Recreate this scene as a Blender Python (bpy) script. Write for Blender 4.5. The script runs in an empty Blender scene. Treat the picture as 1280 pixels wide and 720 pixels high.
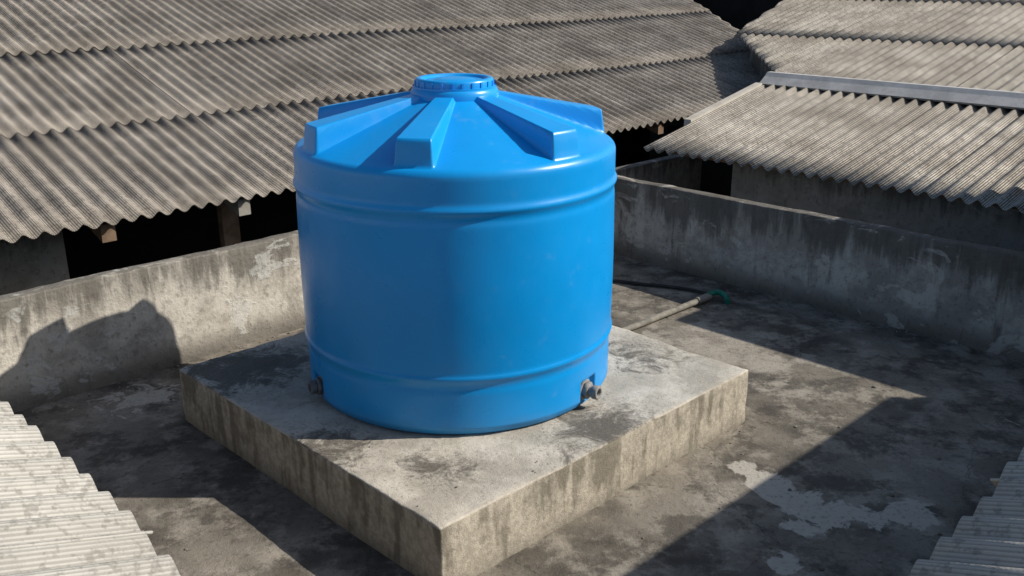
import bpy, bmesh, math, random
import numpy as np
from mathutils import Vector, Matrix
random.seed(7); np.random.seed(7)
S=1.5
TH=0.7759
CU,SU=math.cos(TH),math.sin(TH)
def wp(u,v,z=0.0):
    return Vector(((CU*u-SU*v)*S,(SU*u+CU*v)*S,z*S))
scene=bpy.context.scene
scene.view_settings.view_transform='Standard'; scene.view_settings.look='None'; scene.view_settings.exposure=0
# ------------------------------------------------------------------ node helper
class M:
    def __init__(s,name):
        s.m=bpy.data.materials.new(name); s.m.use_nodes=True; s.t=s.m.node_tree; s.n=s.t.nodes; s.l=s.t.links
        s.b=s.n['Principled BSDF']; s.pos=s.n.new('ShaderNodeNewGeometry').outputs['Position']
    def _in(s,sock,v):
        if isinstance(v,bpy.types.NodeSocket): s.l.new(v,sock)
        elif isinstance(v,(tuple,list)):
            sock.default_value=tuple(v)+((1,) if len(v)==3 and sock.type=='RGBA' else ())
        else: sock.default_value=v
    def vec(s,v,sc=(1,1,1),rz=0,loc=(0,0,0)):
        n=s.n.new('ShaderNodeMapping'); s.l.new(v,n.inputs['Vector']); n.inputs['Scale'].default_value=sc
        n.inputs['Rotation'].default_value=(0,0,rz); n.inputs['Location'].default_value=loc; return n.outputs[0]
    def noise(s,scale,detail=6,rough=.6,vec=None,dist=0):
        n=s.n.new('ShaderNodeTexNoise'); s.l.new(vec or s.pos,n.inputs['Vector'])
        detail=min(detail,5 if scale<5 else 2.5)
        n.inputs['Scale'].default_value=scale; n.inputs['Detail'].default_value=detail
        n.inputs['Roughness'].default_value=rough; n.inputs['Distortion'].default_value=dist if dist>=.9 else 0; return n.outputs['Fac']
    def vor(s,scale,vec=None,feat='DISTANCE_TO_EDGE'):
        n=s.n.new('ShaderNodeTexVoronoi'); n.feature=feat; s.l.new(vec or s.pos,n.inputs['Vector']); n.inputs['Scale'].default_value=scale
        return n.outputs['Distance']
    def math(s,op,a,b=0.0,c=None,clamp=False):
        n=s.n.new('ShaderNodeMath'); n.operation=op; n.use_clamp=clamp; s._in(n.inputs[0],a); s._in(n.inputs[1],b)
        if c is not None: s._in(n.inputs[2],c)
        return n.outputs[0]
    def add(s,a,b): return s.math('ADD',a,b)
    def mul(s,a,b): return s.math('MULTIPLY',a,b)
    def sm(s,v,lo,hi,a=0.,b=1.):
        n=s.n.new('ShaderNodeMapRange'); n.interpolation_type='SMOOTHSTEP'; s._in(n.inputs[0],v)
        for i,x in zip((1,2,3,4),(lo,hi,a,b)): n.inputs[i].default_value=x
        return n.outputs[0]
    def mix(s,f,a,b,mode='MIX'):
        n=s.n.new('ShaderNodeMix'); n.data_type='RGBA'; n.blend_type=mode
        s._in(n.inputs[0],f); s._in(n.inputs[6],a); s._in(n.inputs[7],b); return n.outputs[2]
    def xyz(s,v=None):
        n=s.n.new('ShaderNodeSeparateXYZ'); s.l.new(v or s.pos,n.inputs[0]); return n.outputs
    def blob(s,c,r,sq=(1,1,1)):
        n=s.n.new('ShaderNodeVectorMath'); n.operation='DISTANCE'; s.l.new(s.pos,n.inputs[0])
        n.inputs[1].default_value=tuple(c); return s.sm(n.outputs['Value'],0,r,1,0)
    def bump(s,h,strength=.5,dist=.01,prev=None):
        n=s.n.new('ShaderNodeBump'); s._in(n.inputs['Height'],h); n.inputs['Strength'].default_value=strength
        n.inputs['Distance'].default_value=dist
        return n.outputs[0]
    def out(s,col,rough=.9,nrm=None,spec=.3,metal=0):
        s._in(s.b.inputs['Base Color'],col); s._in(s.b.inputs['Roughness'],rough)
        s.b.inputs['Specular IOR Level'].default_value=spec; s.b.inputs['Metallic'].default_value=metal
        if nrm: s.l.new(nrm,s.b.inputs['Normal'])
        return s.m

def P(u,v,z=0): return tuple(wp(u,v,z))
# ------------------------------------------------------------------ materials
def mat_floor():
    m=M('stained_cement_floor')
    big=m.noise(.9,8,.62); med=m.noise(3.2,8,.68); fine=m.noise(28,6,.7); vf=m.noise(130,3,.6)
    c=m.mix(m.sm(big,.36,.62),(.095,.085,.071),(.235,.21,.172))
    c=m.mix(m.mul(m.sm(med,.47,.60),.65),c,(.32,.288,.24))
    c=m.mix(m.mul(m.sm(m.noise(2.1,9,.72,vec=m.vec(m.pos,(1,1,1),loc=(7,3,0))),.50,.60),.70),c,(.066,.059,.051))
    bl=m.blob((1.34*S,-.50*S,0),.22)
    for (x,y,r) in ((1.40,-.60,.26),(1.47,-.70,.28),(1.52,-.82,.34),(1.60,-.90,.36),(1.78,-.90,.26),(1.95,-.88,.30),(1.45,-1.0,.22),(1.30,-1.25,.2)):
        bl=m.math('MAXIMUM',bl,m.blob((x*S,y*S,0),r))
    bl=m.math('MAXIMUM',bl,m.mul(m.blob((-1.75*S,.28*S,0),.8),.6))
    sp=m.sm(m.add(m.mul(bl,.42),m.noise(3.6,8,.68,dist=1.2,vec=m.vec(m.pos,(1,1,1),loc=(1,5,0)))),.67,.75)
    c=m.mix(m.mul(sp,.8),c,(.48,.445,.385))
    rb=m.math('MAXIMUM',m.blob(P(1.6,-.4),1.3),m.blob(P(1.5,.9),.9))
    c=m.mix(m.mul(m.sm(m.add(m.mul(rb,.28),med),.56,.76),.7),c,(.38,.342,.285))
    cr=m.vor(.75,m.vec(m.pos,(1,1,1),loc=(.3,.2,0)))
    crw=m.math('ADD',cr,m.mul(m.math('SUBTRACT',m.noise(4.9,6,.7),.5),.10))
    crk=m.sm(m.math('ABSOLUTE',crw),0,.005,1,0)
    c=m.mix(m.mul(crk,.45),c,(.03,.028,.025))
    c=m.mix(m.mul(m.sm(fine,.52,.72),.5),c,(.075,.066,.057))
    c=m.mix(m.mul(m.sm(vf,.60,.70),.4),c,(.38,.35,.30))
    h=m.add(fine,m.mul(vf,.4))
    return m.out(c,.95,m.bump(h,.7,.010),spec=.12)
def mat_plinth():
    m=M('weathered_plinth_concrete')
    z=m.xyz()[2]; top=m.sm(z,.2846*S-.012,.2846*S-.004)
    med=m.noise(3.0,9,.66); fine=m.noise(22,7,.7); vf=m.noise(140,3,.6)
    base=m.mix(m.sm(med,.35,.65),(.39,.352,.29),(.58,.53,.445))
    b=m.blob(P(-.75,.80,.28),.9); b=m.math('MAXIMUM',b,m.mul(m.blob(P(.0,-.95,.28),.75),.85)); b=m.math('MAXIMUM',b,m.mul(m.blob(P(-.95,-.2,.28),.6),.75))
    b=m.math('MAXIMUM',b,m.mul(m.blob(P(-.72,-.66,.28),.45),.7)); b=m.math('MAXIMUM',b,m.mul(m.blob(P(.78,-.5,.28),.6),.75)); b=m.math('MAXIMUM',b,m.mul(m.blob(P(.9,.4,.28),.7),.65))
    tn=m.noise(3.6,10,.72,dist=.9,vec=m.vec(m.pos,(1,1,1),loc=(3,1,2)))
    msk=m.sm(m.add(tn,m.mul(b,.32)),.61,.79)
    spk=m.sm(m.add(m.noise(38,6,.75),m.mul(b,.20)),.58,.72)
    tc=m.mix(m.mul(msk,.82),base,(.085,.075,.062)); tc=m.mix(m.mul(spk,.45),tc,(.11,.097,.08))
    st=m.noise(9,6,.65,vec=m.vec(m.pos,(1,1,.16))); st2=m.noise(2.6,7,.65)
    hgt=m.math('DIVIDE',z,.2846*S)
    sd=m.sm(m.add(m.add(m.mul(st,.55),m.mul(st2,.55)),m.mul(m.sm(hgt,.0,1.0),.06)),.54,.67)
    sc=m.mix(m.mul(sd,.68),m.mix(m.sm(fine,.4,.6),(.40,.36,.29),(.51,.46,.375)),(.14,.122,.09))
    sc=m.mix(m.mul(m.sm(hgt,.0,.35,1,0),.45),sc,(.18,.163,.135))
    c=m.mix(top,sc,tc); c=m.mix(m.mul(m.sm(vf,.6,.72),.35),c,(.14,.127,.105))
    h=m.add(m.mul(fine,.8),m.mul(vf,.4))
    return m.out(c,.95,m.bump(h,.8,.010),spec=.15)
def mat_wall(name,a,b,dark,top_z,amt=.60,seed=0):
    m=M(name); z=m.xyz()[2]; v0=m.vec(m.pos,(1,1,1),loc=(seed,seed*2.3,0))
    med=m.noise(2.2,9,.68,vec=v0); fine=m.noise(18,7,.7,vec=v0)
    st=m.noise(4.9,7,.7,vec=m.vec(m.pos,(1,1,.14),loc=(seed,1,0))); st2=m.noise(22,5,.6,vec=m.vec(m.pos,(1,1,.08),loc=(seed,0,0)))
    c=m.mix(m.sm(med,.38,.60),a,b)
    up=m.sm(z,top_z-.55,top_z,0,1)
    d=m.sm(m.add(m.add(m.mul(st,.62),m.mul(med,.38)),m.mul(up,.20)),amt-.02,amt+.12)
    c=m.mix(m.mul(d,.82),c,dark)
    c=m.mix(m.mul(m.sm(m.add(m.mul(st2,.8),m.mul(up,.2)),.55,.7),.35),c,dark)
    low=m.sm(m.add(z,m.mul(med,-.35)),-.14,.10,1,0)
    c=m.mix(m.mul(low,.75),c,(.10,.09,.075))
    pl=m.sm(m.noise(1.7,9,.64,vec=m.vec(m.pos,(1,1,1.5),loc=(4+seed,2,1)),dist=.9),.57,.62)
    c=m.mix(m.mul(pl,.5),c,tuple(min(.6,x*1.2) for x in b))
    c=m.mix(m.mul(m.sm(fine,.53,.70),.4),c,dark)
    return m.out(c,.95,m.bump(m.add(fine,m.mul(pl,.2)),.8,.012),spec=.15)
def mat_roof(name,light,mid,dark,trough_dirt_shade=.7,stain=.5):
    m=M(name)
    uv=m.n.new('ShaderNodeUVMap'); uv.uv_map='UVMap'; uvo=uv.outputs[0]
    at=m.n.new('ShaderNodeAttribute'); at.attribute_name='sheet'; rgb=m.n.new('ShaderNodeSeparateColor'); m.l.new(at.outputs['Color'],rgb.inputs[0])
    rnd,cp,rn2=rgb.outputs[0],rgb.outputs[1],rgb.outputs[2]
    ux=m.xyz(uvo)[0]
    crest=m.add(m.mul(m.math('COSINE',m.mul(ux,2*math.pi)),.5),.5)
    wavv=m.vec(uvo,(1,.30,1)); perwave=m.noise(.9,5,.72,vec=wavv)
    med=m.noise(1.4,5,.72); fine=m.noise(24,6,.75)
    c=m.mix(m.sm(med,.36,.62),mid,light)
    c=m.mix(m.mul(rnd,.5),c,mid)
    c=m.mix(m.mul(m.sm(perwave,.44,.56),stain),c,dark)
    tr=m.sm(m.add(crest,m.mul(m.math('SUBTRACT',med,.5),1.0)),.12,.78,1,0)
    c=m.mix(m.mul(tr,trough_dirt_shade),c,dark)  # troughs coloured darker for dirt and for the shade between crests
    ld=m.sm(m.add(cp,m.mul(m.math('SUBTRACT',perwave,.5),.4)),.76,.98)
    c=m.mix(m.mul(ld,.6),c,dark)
    c=m.mix(m.mul(m.sm(fine,.50,.66),.55),c,dark)
    return m.out(c,.95,m.bump(fine,.6,.010),spec=.15)
def mat_plain(name,a,b,rough=.9,sc=5,spec=.3,metal=0,bs=.4):
    m=M(name); n=m.noise(sc,4,.65); f=m.noise(sc*9,3,.7)
    c=m.mix(m.sm(n,.35,.65),a,b); c=m.mix(m.mul(m.sm(f,.55,.7),.25),c,tuple(x*.5 for x in a))
    return m.out(c,rough,m.bump(f,bs,.004),spec,metal)
def mat_tank():
    m=M('blue_polyethylene')
    n=m.noise(1.3,3,.6); f=m.noise(7,4,.7); z=m.xyz()[2]
    c=m.mix(m.sm(n,.3,.7),(.003,.290,.73),(.004,.318,.79))
    dust=m.sm(m.add(f,m.mul(m.sm(z,1.46*S,1.75*S),.10)),.62,.82)
    c=m.mix(m.mul(dust,.10),c,(.32,.46,.60))
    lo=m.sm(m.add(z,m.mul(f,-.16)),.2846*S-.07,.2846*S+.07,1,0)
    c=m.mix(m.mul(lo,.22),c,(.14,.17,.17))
    r=m.add(m.sm(f,.3,.7,.27,.36),m.mul(lo,.3))
    return m.out(c,r,m.bump(m.noise(2.2,2,.5),.15,.02),spec=.5)
MF=mat_floor(); MP=mat_plinth()
MWL=mat_wall('parapet_concrete',(.35,.322,.275),(.58,.54,.465),(.11,.10,.084),.62*S,.58,0)
MWR=mat_wall('parapet_concrete_shaded',(.27,.25,.22),(.46,.43,.385),(.085,.078,.068),.62*S,.54,5)  # darker copy of the parapet concrete, right wall's shade put into the colour
MHW=mat_wall('house_plaster',(.24,.215,.175),(.33,.30,.25),(.09,.08,.065),.7*S,.6,9)
MHD=mat_wall('house_plaster_grey',(.22,.21,.19),(.30,.29,.27),(.09,.085,.075),.7*S,.6,3)
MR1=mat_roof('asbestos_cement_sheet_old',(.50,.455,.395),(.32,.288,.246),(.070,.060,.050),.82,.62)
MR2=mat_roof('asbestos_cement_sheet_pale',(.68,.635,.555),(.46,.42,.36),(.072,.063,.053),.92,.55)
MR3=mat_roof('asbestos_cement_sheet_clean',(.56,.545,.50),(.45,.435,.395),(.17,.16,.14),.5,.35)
MCAP=mat_plain('cement_capping',(.44,.43,.41),(.58,.565,.54),.9,3)
MRAF=mat_plain('grey_rafter',(.24,.22,.19),(.32,.30,.265),.9,3)
MBRD=mat_plain('pale_flashing',(.48,.44,.37),(.60,.56,.49),.8,3)
MWOOD=mat_plain('weathered_timber',(.14,.09,.055),(.22,.15,.10),.85,6)
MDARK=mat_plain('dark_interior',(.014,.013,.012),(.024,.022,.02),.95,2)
MGREY=mat_plain('grey_pvc_fitting',(.12,.125,.13),(.19,.195,.20),.7,12,.2)
MMET=mat_plain('galvanised_fitting',(.19,.19,.185),(.32,.315,.30),.7,20,.25,0)
MPIPE=mat_plain('dusty_pvc_pipe',(.17,.16,.135),(.27,.25,.21),.8,8,.2)
MGRN=mat_plain('green_hose',(.01,.13,.085),(.02,.20,.13),.5,10)
MBLK=mat_plain('black_hose',(.02,.02,.02),(.035,.034,.032),.6,10)
MGND=mat_plain('earth_yard',(.10,.085,.065),(.17,.145,.11),.95,.6)
MTANK=mat_tank()
# ------------------------------------------------------------------ mesh helpers
def link(o): scene.collection.objects.link(o); return o
def empty(name,loc=(0,0,0)):
    e=bpy.data.objects.new(name,None); e.location=loc; e.empty_display_size=.3; return link(e)
def mesh(name,verts,faces,mat,parent=None,smooth=False):
    vs=[Vector(v) for v in verts]
    c=sum(vs,Vector())/len(vs)
    me=bpy.data.meshes.new(name); me.from_pydata([tuple(v-c) for v in vs],[],faces); me.materials.append(mat)
    bm=bmesh.new(); bm.from_mesh(me); bmesh.ops.recalc_face_normals(bm,faces=bm.faces); bm.to_mesh(me); bm.free()
    if smooth: me.polygons.foreach_set('use_smooth',[True]*len(me.polygons))
    o=link(bpy.data.objects.new(name,me)); 
    if parent: o.parent=parent; o.location=c-parent.location
    else: o.location=c
    return o
def prism(name,poly,z0,z1,mat,parent=None,bev=0,zf=None,zb=None):
    n=len(poly); vs=[wp(u,v,zb(u,v) if zb else z0) for u,v in poly]+[wp(u,v,zf(u,v) if zf else z1) for u,v in poly]
    fs=[tuple(range(n))[::-1],tuple(range(n,2*n))]+[(i,(i+1)%n,n+(i+1)%n,n+i) for i in range(n)]
    o=mesh(name,vs,fs,mat,parent)
    if bev:
        b=o.modifiers.new('b','BEVEL'); b.width=bev; b.segments=3; b.limit_method='ANGLE'
    return o
def box(name,u0,u1,v0,v1,z0,z1,mat,parent=None,bev=0,**k):
    return prism(name,[(u0,v0),(u1,v0),(u1,v1),(u0,v1)],z0,z1,mat,parent,bev,**k)
def rough_box(name,u0,u1,v0,v1,z0,z1,mat,bev=.012,cell=.05,amp=.004,parent=None):
    o=box(name,u0,u1,v0,v1,z0,z1,mat,parent)
    me=o.data; bm=bmesh.new(); bm.from_mesh(me)
    bmesh.ops.bevel(bm,geom=list(bm.edges),offset=bev,segments=2,affect='EDGES',profile=.6)
    for it in range(9):
        es=[e for e in bm.edges if e.calc_length()>cell*2]
        if not es: break
        bmesh.ops.subdivide_edges(bm,edges=es,cuts=1,use_grid_fill=True)
    bmesh.ops.triangulate(bm,faces=[f for f in bm.faces if len(f.verts)>4])
    from mathutils import noise
    loc=o.location
    for v in bm.verts:
        p=(v.co+loc)
        n=noise.noise_vector(p*6)*amp+noise.noise_vector(p*1.7)*amp*1.6+noise.noise_vector(p*19)*amp*.8
        v.co+=n
    bm.to_mesh(me); bm.free(); 
    me.polygons.foreach_set('use_smooth',[True]*len(me.polygons))
    return o
PITCH=.118
def roof(name,parent,A0,A1,B0,courses,clen,z0,slope,axis,sign,mat,clips=(),amp=.018,seed=1,jit=.012,seg=10):
    rs=random.Random(seed)
    V=[];F=[];UV=[];CO=[]
    nw=6; sheetw=nw*PITCH
    ns=int(math.ceil((A1-A0)/sheetw)); rows=5; ov=.09
    for k in range(courses):
        for i in range(ns):
            a0=A0+i*sheetw; w=nw+.55; n=int(w*seg)
            rnd=rs.random(); r2=rs.random(); dB=rs.uniform(-jit,jit); dz=rs.uniform(0,.005); tilt=rs.uniform(-.004,.004)
            base=len(V)
            for r in range(rows+1):
                t=r/rows; b=k*clen-(0 if k==0 else ov)+t*(clen+(0 if k==0 else ov))+ (dB if (r==0) else 0)
                for s in range(n+1):
                    a=a0+s/seg*PITCH
                    lift=.011*(1-t)+dz+ (.004 if s>nw*seg else 0)+tilt*(s/n-.5)
                    sag=.006*math.sin(math.pi*t)+.010*math.sin(a*.9+seed)*math.sin(b*.8)
                    z=z0+slope*b+lift-sag+amp*math.cos(2*math.pi*(a-A0)/PITCH)
                    bb=B0+sign*b
                    V.append(wp(a,bb,z) if axis=='u' else wp(bb,a,z))
                    UV.append(((a-A0)/PITCH,(b+seed*3.1)*S)); CO.append((rnd,t,r2,1))
            for r in range(rows):
                for s in range(n):
                    q=base+r*(n+1)+s
                    F.append((q,q+1,q+n+2,q+n+1))
    me=bpy.data.meshes.new(name)
    c=sum(V,Vector())/len(V)
    me.from_pydata([tuple(v-c) for v in V],[],F); me.materials.append(mat)
    uvl=me.uv_layers.new(name='UVMap'); ca=me.color_attributes.new('sheet','FLOAT_COLOR','CORNER')
    li=np.empty(len(me.loops),dtype=np.int32); me.loops.foreach_get('vertex_index',li)
    uvl.data.foreach_set('uv',np.array(UV,dtype=np.float32)[li].ravel()); ca.data.foreach_set('color',np.array(CO,dtype=np.float32)[li].ravel())
    bm=bmesh.new(); bm.from_mesh(me)
    for (p,q,keep) in clips:
        P0=wp(*p); P1=wp(*q); d=(P1-P0).normalized(); nrm=Vector((d.y,-d.x,0)); 
        if nrm.dot(wp(*keep)-P0)>0: nrm=-nrm
        g=list(bm.verts)+list(bm.edges)+list(bm.faces)
        bmesh.ops.bisect_plane(bm,geom=g,plane_co=P0-c,plane_no=nrm,clear_outer=True)
    for f in bm.faces:
        f.normal_update()
        if f.normal.z<0: f.normal_flip()
        f.smooth=True
    bm.to_mesh(me); bm.free()
    o=link(bpy.data.objects.new(name,me)); o.parent=parent; o.location=c-parent.location
    so=o.modifiers.new('thick','SOLIDIFY'); so.thickness=.009; so.offset=-1
    return o
def lathe(name,prof,mat,parent,segs=96,mw=None):
    V=[];F=[];n=len(prof)
    for i in range(segs):
        a=2*math.pi*i/segs
        for r,z in prof: V.append(Vector((r*math.cos(a),r*math.sin(a),z))*S)
    for i in range(segs):
        j=(i+1)%segs
        for k in range(n-1): F.append((i*n+k,j*n+k,j*n+k+1,i*n+k+1))
    if mw is not None: V=[mw@v for v in V]
    o=mesh(name,V,F,mat,parent,True)
    b=o.modifiers.new('w','WELD'); b.merge_threshold=.0001
    return o
def tube(name,pts,r,mat,parent=None,cyc=False):
    cu=bpy.data.curves.new(name,'CURVE'); cu.dimensions='3D'; cu.bevel_depth=r*S; cu.bevel_resolution=5; cu.resolution_u=10; cu.use_fill_caps=True
    sp=cu.splines.new('NURBS'); sp.points.add(len(pts)-1); sp.use_endpoint_u=True; sp.order_u=3
    for p,q in zip(sp.points,pts): p.co=(q[0]*S,q[1]*S,q[2]*S,1)
    cu.materials.append(mat); o=link(bpy.data.objects.new(name,cu))
    if parent: o.parent=parent; o.location=-parent.location
    return o
# ------------------------------------------------------------------ ground & terrace
G=-2.0
me=mesh('ground',[(-900,-900,G*S),(900,-900,G*S),(900,900,G*S),(-900,900,G*S)],[(0,1,2,3)],MGND)
WV=1.722; WU=2.867; T=.10; HP=.2846; HW=.62
tb=empty('terrace_building',tuple(wp(0,0,G)))
box('walls',-5.2,WU+T,-6,WV+T,G,-.03,MHD,tb)
fl=mesh('terrace_floor',[wp(-5.2,-6,0),wp(WU+.03,-6,0),wp(WU+.03,WV+.03,0),wp(-5.2,WV+.03,0)],[(0,1,2,3)],MF)
rough_box('parapet_wall',-5.2,WU-.002,WV,WV+T,-.03,HW,MWL,cell=.07,amp=.006)
rough_box('parapet_wall',WU,WU+T,-6,WV+T,-.028,HW+.004,MWR,cell=.07,amp=.006)
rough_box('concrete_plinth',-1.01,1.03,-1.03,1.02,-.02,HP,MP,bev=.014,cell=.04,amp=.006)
# ------------------------------------------------------------------ tank
TK=empty('water_tank',(0,0,HP*S))
R=.75
ribs=[math.radians(a) for a in (-112,-60,-10.5,44,105,155,-160)]
def ss(x,a,b):
    t=np.clip((x-a)/(b-a),0,1); return t*t*(3-2*t)
NA=1080
phi=np.arange(NA)/NA*2*np.pi
def side_r(z):
    r=.7445
    r+=.0055*math.exp(-((z-.60)/.30)**2)
    for zc,w in ((.270,.014),(1.005,.016)):
        r+=.010*math.exp(-((z-zc)/w)**2)
        r-=.003*math.exp(-((z-(zc-.042))/.016)**2)
    if z<.270: r-=.005
    return r
pr=[(0,0),(.4,0),(.68,0),(.70,.001),(.716,.006),(.727,.016),(.732,.03)]
zs=list(np.arange(.04,1.135,.0085))
pr+=[(side_r(z),z) for z in zs]
RC=.042
r0=side_r(1.135)
for k in range(1,9):
    a=k/8*math.radians(72); pr.append((r0-RC*(1-math.cos(a)),1.135+RC*math.sin(a)))
nside=len(pr)
rd,zd=pr[-1]
def cone(r): return 1.372+(zd-1.372)*((r-.195)/(rd-.195))
rads=[rd-.004*i for i in range(1,15)]; x=rads[-1]
while x>.20: x-=.012; rads.append(max(x,.197))
allr=[p[0] for p in pr]+rads+[.193,.192,.192]
nz=len(allr)
Rg=np.zeros((NA,nz));Zg=np.zeros((NA,nz))
for k in range(nz):
    r=allr[k]
    if k<nside:
        z=pr[k][1]; rr=np.full(NA,r); zz=np.full(NA,z)
        for fa in (math.radians(56),math.radians(-61)):
            d=np.abs((phi-fa+np.pi)%(2*np.pi)-np.pi)*.75
            if .01<z<.20:
                wz=float(ss(np.array(z),.012,.025)*(1-ss(np.array(z),.118,.14)))
                rr=rr-.024*(1-ss(d,.056,.070))*wz
    elif r>.1935:
        rr=np.full(NA,r); zz=np.full(NA,cone(r))
        h=max(0,1.388+(1.290-1.388)*(r-.2)/.5-cone(r))
        e=1-ss(np.array(r),.695,.716)
        for a in ribs:
            dd=(phi-a+np.pi)%(2*np.pi)-np.pi
            d=np.abs(r*np.sin(dd)); d=np.where(np.abs(dd)>1.2,9,d)
            hw=.042+.032*(r-.2)/.5
            w=1-ss(d,hw-.003,hw+.011)
            zz=zz+h*float(e)*w
    else:
        rr=np.full(NA,r); zz=np.full(NA,[1.385,1.40,1.42][k-(nz-3)])
    Rg[:,k]=rr;Zg[:,k]=zz
X=Rg*np.sin(phi)[:,None]*S;Y=-Rg*np.cos(phi)[:,None]*S;Z=Zg*S
verts=np.stack([X,Y,Z],-1).reshape(-1,3)
I=np.arange(NA)[:,None];K=np.arange(nz-1)[None,:];J=(I+1)%NA
quads=np.stack([(I*nz+K),(J*nz+K),(J*nz+K+1),(I*nz+K+1)],-1).reshape(-1,4)
me=bpy.data.meshes.new('tank_body'); me.from_pydata(verts.tolist(),[],quads.tolist()); me.materials.append(MTANK)
me.polygons.foreach_set('use_smooth',[True]*len(me.polygons))
o=link(bpy.data.objects.new('tank_body',me)); o.parent=TK
TM=Matrix.Translation((0,0,HP*S))
lathe('neck_collar',[(.150,1.37),(.150,1.415),(.186,1.42),(.200,1.40),(.203,1.385),(.203,1.368)],MTANK,TK,mw=TM)
lathe('lid',[(0,1.452),(.05,1.451),(.085,1.449),(.095,1.444),(.102,1.443),(.112,1.444),(.130,1.443),(.138,1.438),(.142,1.440),(.148,1.450),(.154,1.454),(.168,1.455),(.177,1.450),(.180,1.440),(.180,1.412)],MTANK,TK,mw=TM)
for i in range(24):
    a=i/24*2*math.pi; c=Vector((math.cos(a)*.181,math.sin(a)*.181,0)); t=Vector((-math.sin(a),math.cos(a),0)); rr=c.normalized()
    vs=[]
    for z in (1.418,1.444):
        for s1,s2 in ((-1,-1),(1,-1),(1,1),(-1,1)): p=c+t*.005*s1+rr*.003*s2; vs.append(Vector((p.x,p.y,z+HP))*S)
    mesh('lid_grip',vs,[(0,1,2,3),(4,5,6,7),(0,1,5,4),(1,2,6,5),(2,3,7,6),(3,0,4,7)],MTANK,TK)
def fitting(deg,mat,L):
    a=math.radians(deg); d=Vector((math.sin(a),-math.cos(a),0)); zax=Vector((0,0,1)); sx=d.cross(zax).normalized()
    m=Matrix((( sx.x,zax.x,d.x,0),(sx.y,zax.y,d.y,0),(sx.z,zax.z,d.z,0),(0,0,0,1)))
    o=d*.712+Vector((0,0,HP+.075)); mw=Matrix.Translation(o*S)@m
    lathe('flange',[(0,0),(.050,0),(.050,.010),(.046,.014),(.030,.014)],mat,TK,32,mw)
    lathe('lock_nut',[(.030,.012),(.041,.014),(.041,.034),(.036,.038),(.026,.038)],mat,TK,6,mw)
    pf=[(.026,.03)]; z=.038
    while z<L: pf+= [(.0265,z),(.0245,z+.003)]; z+=.006
    pf+=[(.031,L),(.033,L+.004),(.033,L+.026),(.030,L+.029),(.021,L+.029),(.019,L+.026),(.019,L-.01),(0,L-.01)]
    lathe('threaded_outlet',pf,mat,TK,32,mw)
fitting(56,MMET,.055); fitting(-61,MGREY,.040)
# ------------------------------------------------------------------ pipe and hose on the floor
pz=.022
pp=empty('drain_pipe',(1.4*S,1.6*S,0))
tube('pipe',[(.62,.88,pz),(1.15,1.38,pz),(1.62,1.82,pz+.012)],.021,MPIPE,pp)
tube('socket',[(1.53,1.735,pz+.010),(1.635,1.835,pz+.012)],.028,MPIPE,pp)
gh=empty('garden_hose',(1.7*S,1.85*S,0))
tube('hose_end',[(1.60,1.81,.035),(1.66,1.85,.06),(1.72,1.86,.055),(1.76,1.80,.03),(1.745,1.755,.02)],.020,MGRN,gh)
tube('hose_run',[(1.66,1.88,.03),(1.60,1.99,.018),(1.42,2.10,.016),(1.18,2.17,.016),(.95,2.28,.016),(.7,2.3,.016)],.012,MBLK,gh)
# ------------------------------------------------------------------ left/back big house
H1=empty('house',tuple(wp(2,5,G)))
s1=.30; EV=2.50; EZ=.70
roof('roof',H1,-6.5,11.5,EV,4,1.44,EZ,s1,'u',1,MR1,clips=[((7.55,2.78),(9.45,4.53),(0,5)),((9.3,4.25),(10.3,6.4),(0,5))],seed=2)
top1=lambda u,v: EZ+s1*(v-EV)-.05
VB=EV+4*1.44
box('wall_pier',-6.3,-.82,2.95,3.07,G,0,MHW,H1,zf=top1)
box('wall_low',-.82,7.0,2.98,3.06,G,.0,MHW,H1)
box('wall_side',-6.3,-6.2,3.07,VB*2-EV-.4,G,EZ+.1,MHW,H1)
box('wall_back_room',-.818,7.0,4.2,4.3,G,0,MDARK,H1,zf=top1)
box('post',.29,.42,2.93,3.0,-.02,0,MWOOD,H1,zf=top1)
box('post',2.5,2.62,2.93,3.0,-.02,0,MWOOD,H1,zf=top1)
box('post',4.6,4.72,2.93,3.0,-.02,0,MWOOD,H1,zf=top1)
for i in range(14):
    u=-5.6+i*.95+.13
    box('rafter',u,u+.09,EV+.06,3.6,0,0,MWOOD if i%2 else MRAF,H1,zf=lambda a,b:EZ+s1*(b-EV)-.025,zb=lambda a,b:EZ+s1*(b-EV)-.14)
box('purlin',-6.3,7,2.93,2.99,0,0,MWOOD,H1,zf=lambda a,b:EZ+s1*(b-EV)-.03+0*a,zb=lambda a,b:EZ+s1*(b-EV)-.10)
roof('roof_back_slope',H1,-6.5,10.6,VB+5.6,4,1.4,EZ+.03,s1,'u',-1,MR1,seed=5)
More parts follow.
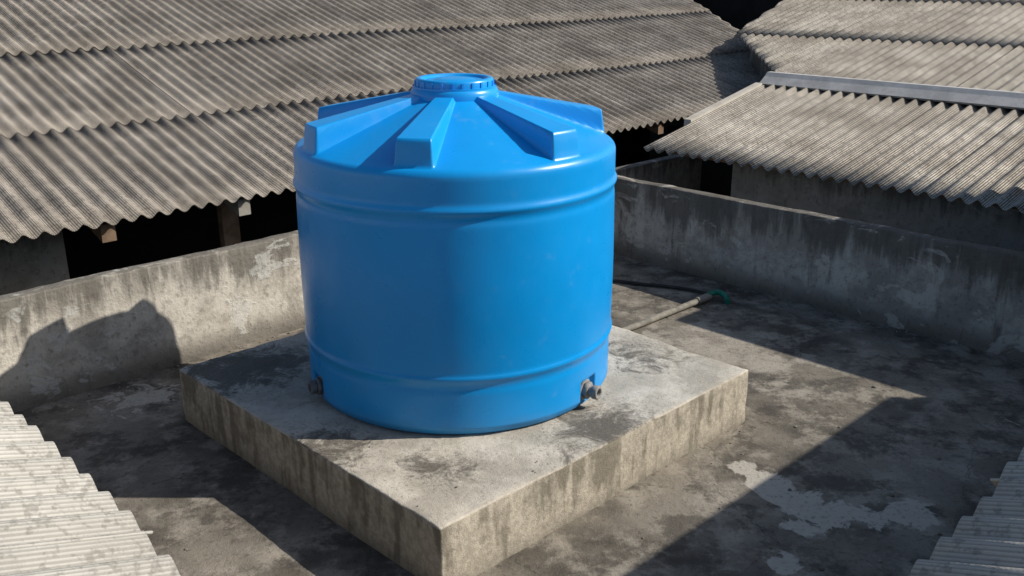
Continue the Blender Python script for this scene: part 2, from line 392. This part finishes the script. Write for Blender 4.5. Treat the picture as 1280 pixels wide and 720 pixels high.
# ------------------------------------------------------------------ right house
H2=empty('house',tuple(wp(5,-2,G)))
s2=.20; EU=3.65; RU=5.70
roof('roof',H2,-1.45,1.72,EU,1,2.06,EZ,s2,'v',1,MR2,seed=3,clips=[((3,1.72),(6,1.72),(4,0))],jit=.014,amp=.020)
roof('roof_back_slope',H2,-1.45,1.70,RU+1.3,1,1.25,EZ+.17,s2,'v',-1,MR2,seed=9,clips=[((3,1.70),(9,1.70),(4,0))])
def cap(name,parent,axis,a0,a1,b,z,w,h,mat,t=.02,drop=.05):
    pts=[(-w,-drop),(-w*.45,h*.55),(-w*.18,h),(w*.18,h),(w*.45,h*.55),(w,-drop)]
    inner=[(x*.86,y-t) for x,y in pts[::-1]]
    ring=pts+inner; n=len(ring); V=[];F=[]; L=int((a1-a0)/.55)+1
    for i in range(L+1):
        a=a0+(a1-a0)*i/L
        for x,y in ring:
            V.append(wp(a,b+x,z+y) if axis=='u' else wp(b+x,a,z+y))
    for i in range(L):
        for k in range(n): F.append((i*n+k,i*n+(k+1)%n,(i+1)*n+(k+1)%n,(i+1)*n+k))
    F.append(tuple(range(n))); F.append(tuple(range(L*n,L*n+n)))
    return mesh(name,V,F,mat,parent)
cap('ridge_cap',H2,'v',-1.5,1.78,RU+.02,EZ+s2*2.05+.015,.17,.085,MCAP,drop=.015)
box('barge_flashing',4.35,5.52,1.725,1.80,0,0,MBRD,H2,zf=lambda u,v:EZ+s2*(u-EU)+.045,zb=lambda u,v:EZ+s2*(u-EU)-.02)
box('wall_front',4.0,4.1,-1.45,1.03,G,0,MHD,H2,zf=lambda u,v:EZ+s2*(u-EU)-.04)
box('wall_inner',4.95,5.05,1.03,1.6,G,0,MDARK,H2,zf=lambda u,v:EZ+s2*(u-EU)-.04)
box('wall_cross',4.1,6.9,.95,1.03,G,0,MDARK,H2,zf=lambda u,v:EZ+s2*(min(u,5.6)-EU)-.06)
box('eave_beam',3.9,3.97,-1.45,1.65,0,0,MWOOD,H2,zf=lambda u,v:EZ+s2*(u-EU)-.035,zb=lambda u,v:EZ+s2*(u-EU)-.10)
# taller neighbour inferred off to the right, unseen, shaped to cast the terrace shadow
H7=empty('house',tuple(wp(3.8,-3.5,G)))
box('walls',3.60,4.25,-7,-1.49,G,1.60,MHW,H7)
box('parapet',3.57,4.28,-7.02,-1.46,1.602,1.66,MCAP,H7,bev=.01)
box('walls',1.25,3.598,-6.5,-3.16,0.003,1.74,MHW,H7)
box('parapet',1.20,3.565,-6.52,-3.12,1.742,1.80,MCAP,H7,bev=.01)
lw=empty('boundary_wall',tuple(wp(3.5,2.1,G)))
box('wall',3.35,3.45,1.95,2.9,G,.50,MWR,lw,bev=.01)
box('wall_return',3.45,4.9,1.95,2.05,G,.497,MWR,lw,bev=.01)
box('wall',5.6,5.7,1.9,2.9,G,.55,MDARK,lw)
# ------------------------------------------------------------------ upper right house
H3=empty('house',tuple(wp(9,0,G)))
s3=.20; E3=6.2; Z3=1.04
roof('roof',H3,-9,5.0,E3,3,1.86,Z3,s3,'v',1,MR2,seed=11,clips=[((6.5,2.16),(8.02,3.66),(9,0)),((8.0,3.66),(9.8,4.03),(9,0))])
cap('ridge_cap',H3,'v',-9,4.1,E3+5.60,Z3+s3*5.58+.01,.17,.08,MCAP)
prism('wall_body',[(7.0,-8.8),(11.6,-8.8),(11.6,3.9),(8.2,3.55),(7.0,2.35)],G,0,MHD,H3,zf=lambda u,v:Z3+s3*(u-E3)-.07)
H4=empty('house',tuple(wp(14,8,G)))
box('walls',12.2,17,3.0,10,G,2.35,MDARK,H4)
box('parapet',12.1,17.1,2.9,10.1,2.352,2.5,MHD,H4)
# ------------------------------------------------------------------ near roofs (bottom corners)
H5=empty('house',tuple(wp(-4,-1,0)))
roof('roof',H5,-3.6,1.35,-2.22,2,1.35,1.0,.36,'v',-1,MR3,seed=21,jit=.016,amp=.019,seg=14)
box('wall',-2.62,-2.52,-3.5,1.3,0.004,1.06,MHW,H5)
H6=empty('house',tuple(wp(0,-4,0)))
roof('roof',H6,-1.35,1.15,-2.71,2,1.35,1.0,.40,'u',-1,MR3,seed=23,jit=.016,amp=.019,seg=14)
box('wall',-1.2,1.2,-3.05,-2.95,0.004,1.06,MHW,H6)
# ------------------------------------------------------------------ loose grit on the terrace
bm=bmesh.new()
for i in range(520):
    u=random.uniform(-2.3,2.8); v=random.uniform(-2.5,1.68)
    if i%4==0: v=WV-abs(random.gauss(0,.06))-.01
    if i%4==1: u=WU-abs(random.gauss(0,.07))-.01
    onp=-1.0<u<1.0 and -1.0<v<1.0
    if onp and (u*u+v*v<.62): continue
    r=random.choice([.003,.004,.005,.008])*random.uniform(.7,1.4)
    if onp: r*=.6
    mt=Matrix.Translation(wp(u,v,(HP if onp else 0)+r*.3))@Matrix.Rotation(random.random()*6,4,'Z')@Matrix.Diagonal((random.uniform(.7,1.5),1,random.uniform(.4,.8),1))
    bmesh.ops.create_icosphere(bm,subdivisions=1,radius=r*S,matrix=mt)
me=bpy.data.meshes.new('gravel'); bm.to_mesh(me); bm.free(); me.materials.append(mat_plain('grit',(.12,.105,.09),(.28,.255,.22),.95,9))
link(bpy.data.objects.new('gravel',me))
# ------------------------------------------------------------------ light, world, camera
EL=36.5
w=bpy.data.worlds.new('World'); scene.world=w; w.use_nodes=True
nt=w.node_tree; sky=nt.nodes.new('ShaderNodeTexSky'); sky.sky_type='NISHITA'; sky.sun_disc=False
sky.sun_elevation=math.radians(EL); sky.sun_rotation=math.radians(90); sky.air_density=1.0; sky.dust_density=1.5
nt.links.new(sky.outputs[0],nt.nodes['Background'].inputs[0]); nt.nodes['Background'].inputs[1].default_value=.095
L=bpy.data.lights.new('sun','SUN'); L.energy=5.0; L.angle=math.radians(.5); L.color=(1,.94,.85)
lo=link(bpy.data.objects.new('sun',L)); lo.rotation_euler=(0,math.radians(90-EL),0); lo.location=(12,0,8)
cd=bpy.data.cameras.new('camera'); co=link(bpy.data.objects.new('camera',cd))
cd.sensor_width=36; cd.lens=36*1191.4/1280; cd.clip_end=3000; cd.clip_start=.05
co.location=(.2612*S,-4.4381*S,2.2213*S)
co.rotation_euler=(math.radians(90)-.3262,0,0)
co.rotation_euler.rotate_axis('Z',-.0028)
scene.camera=co
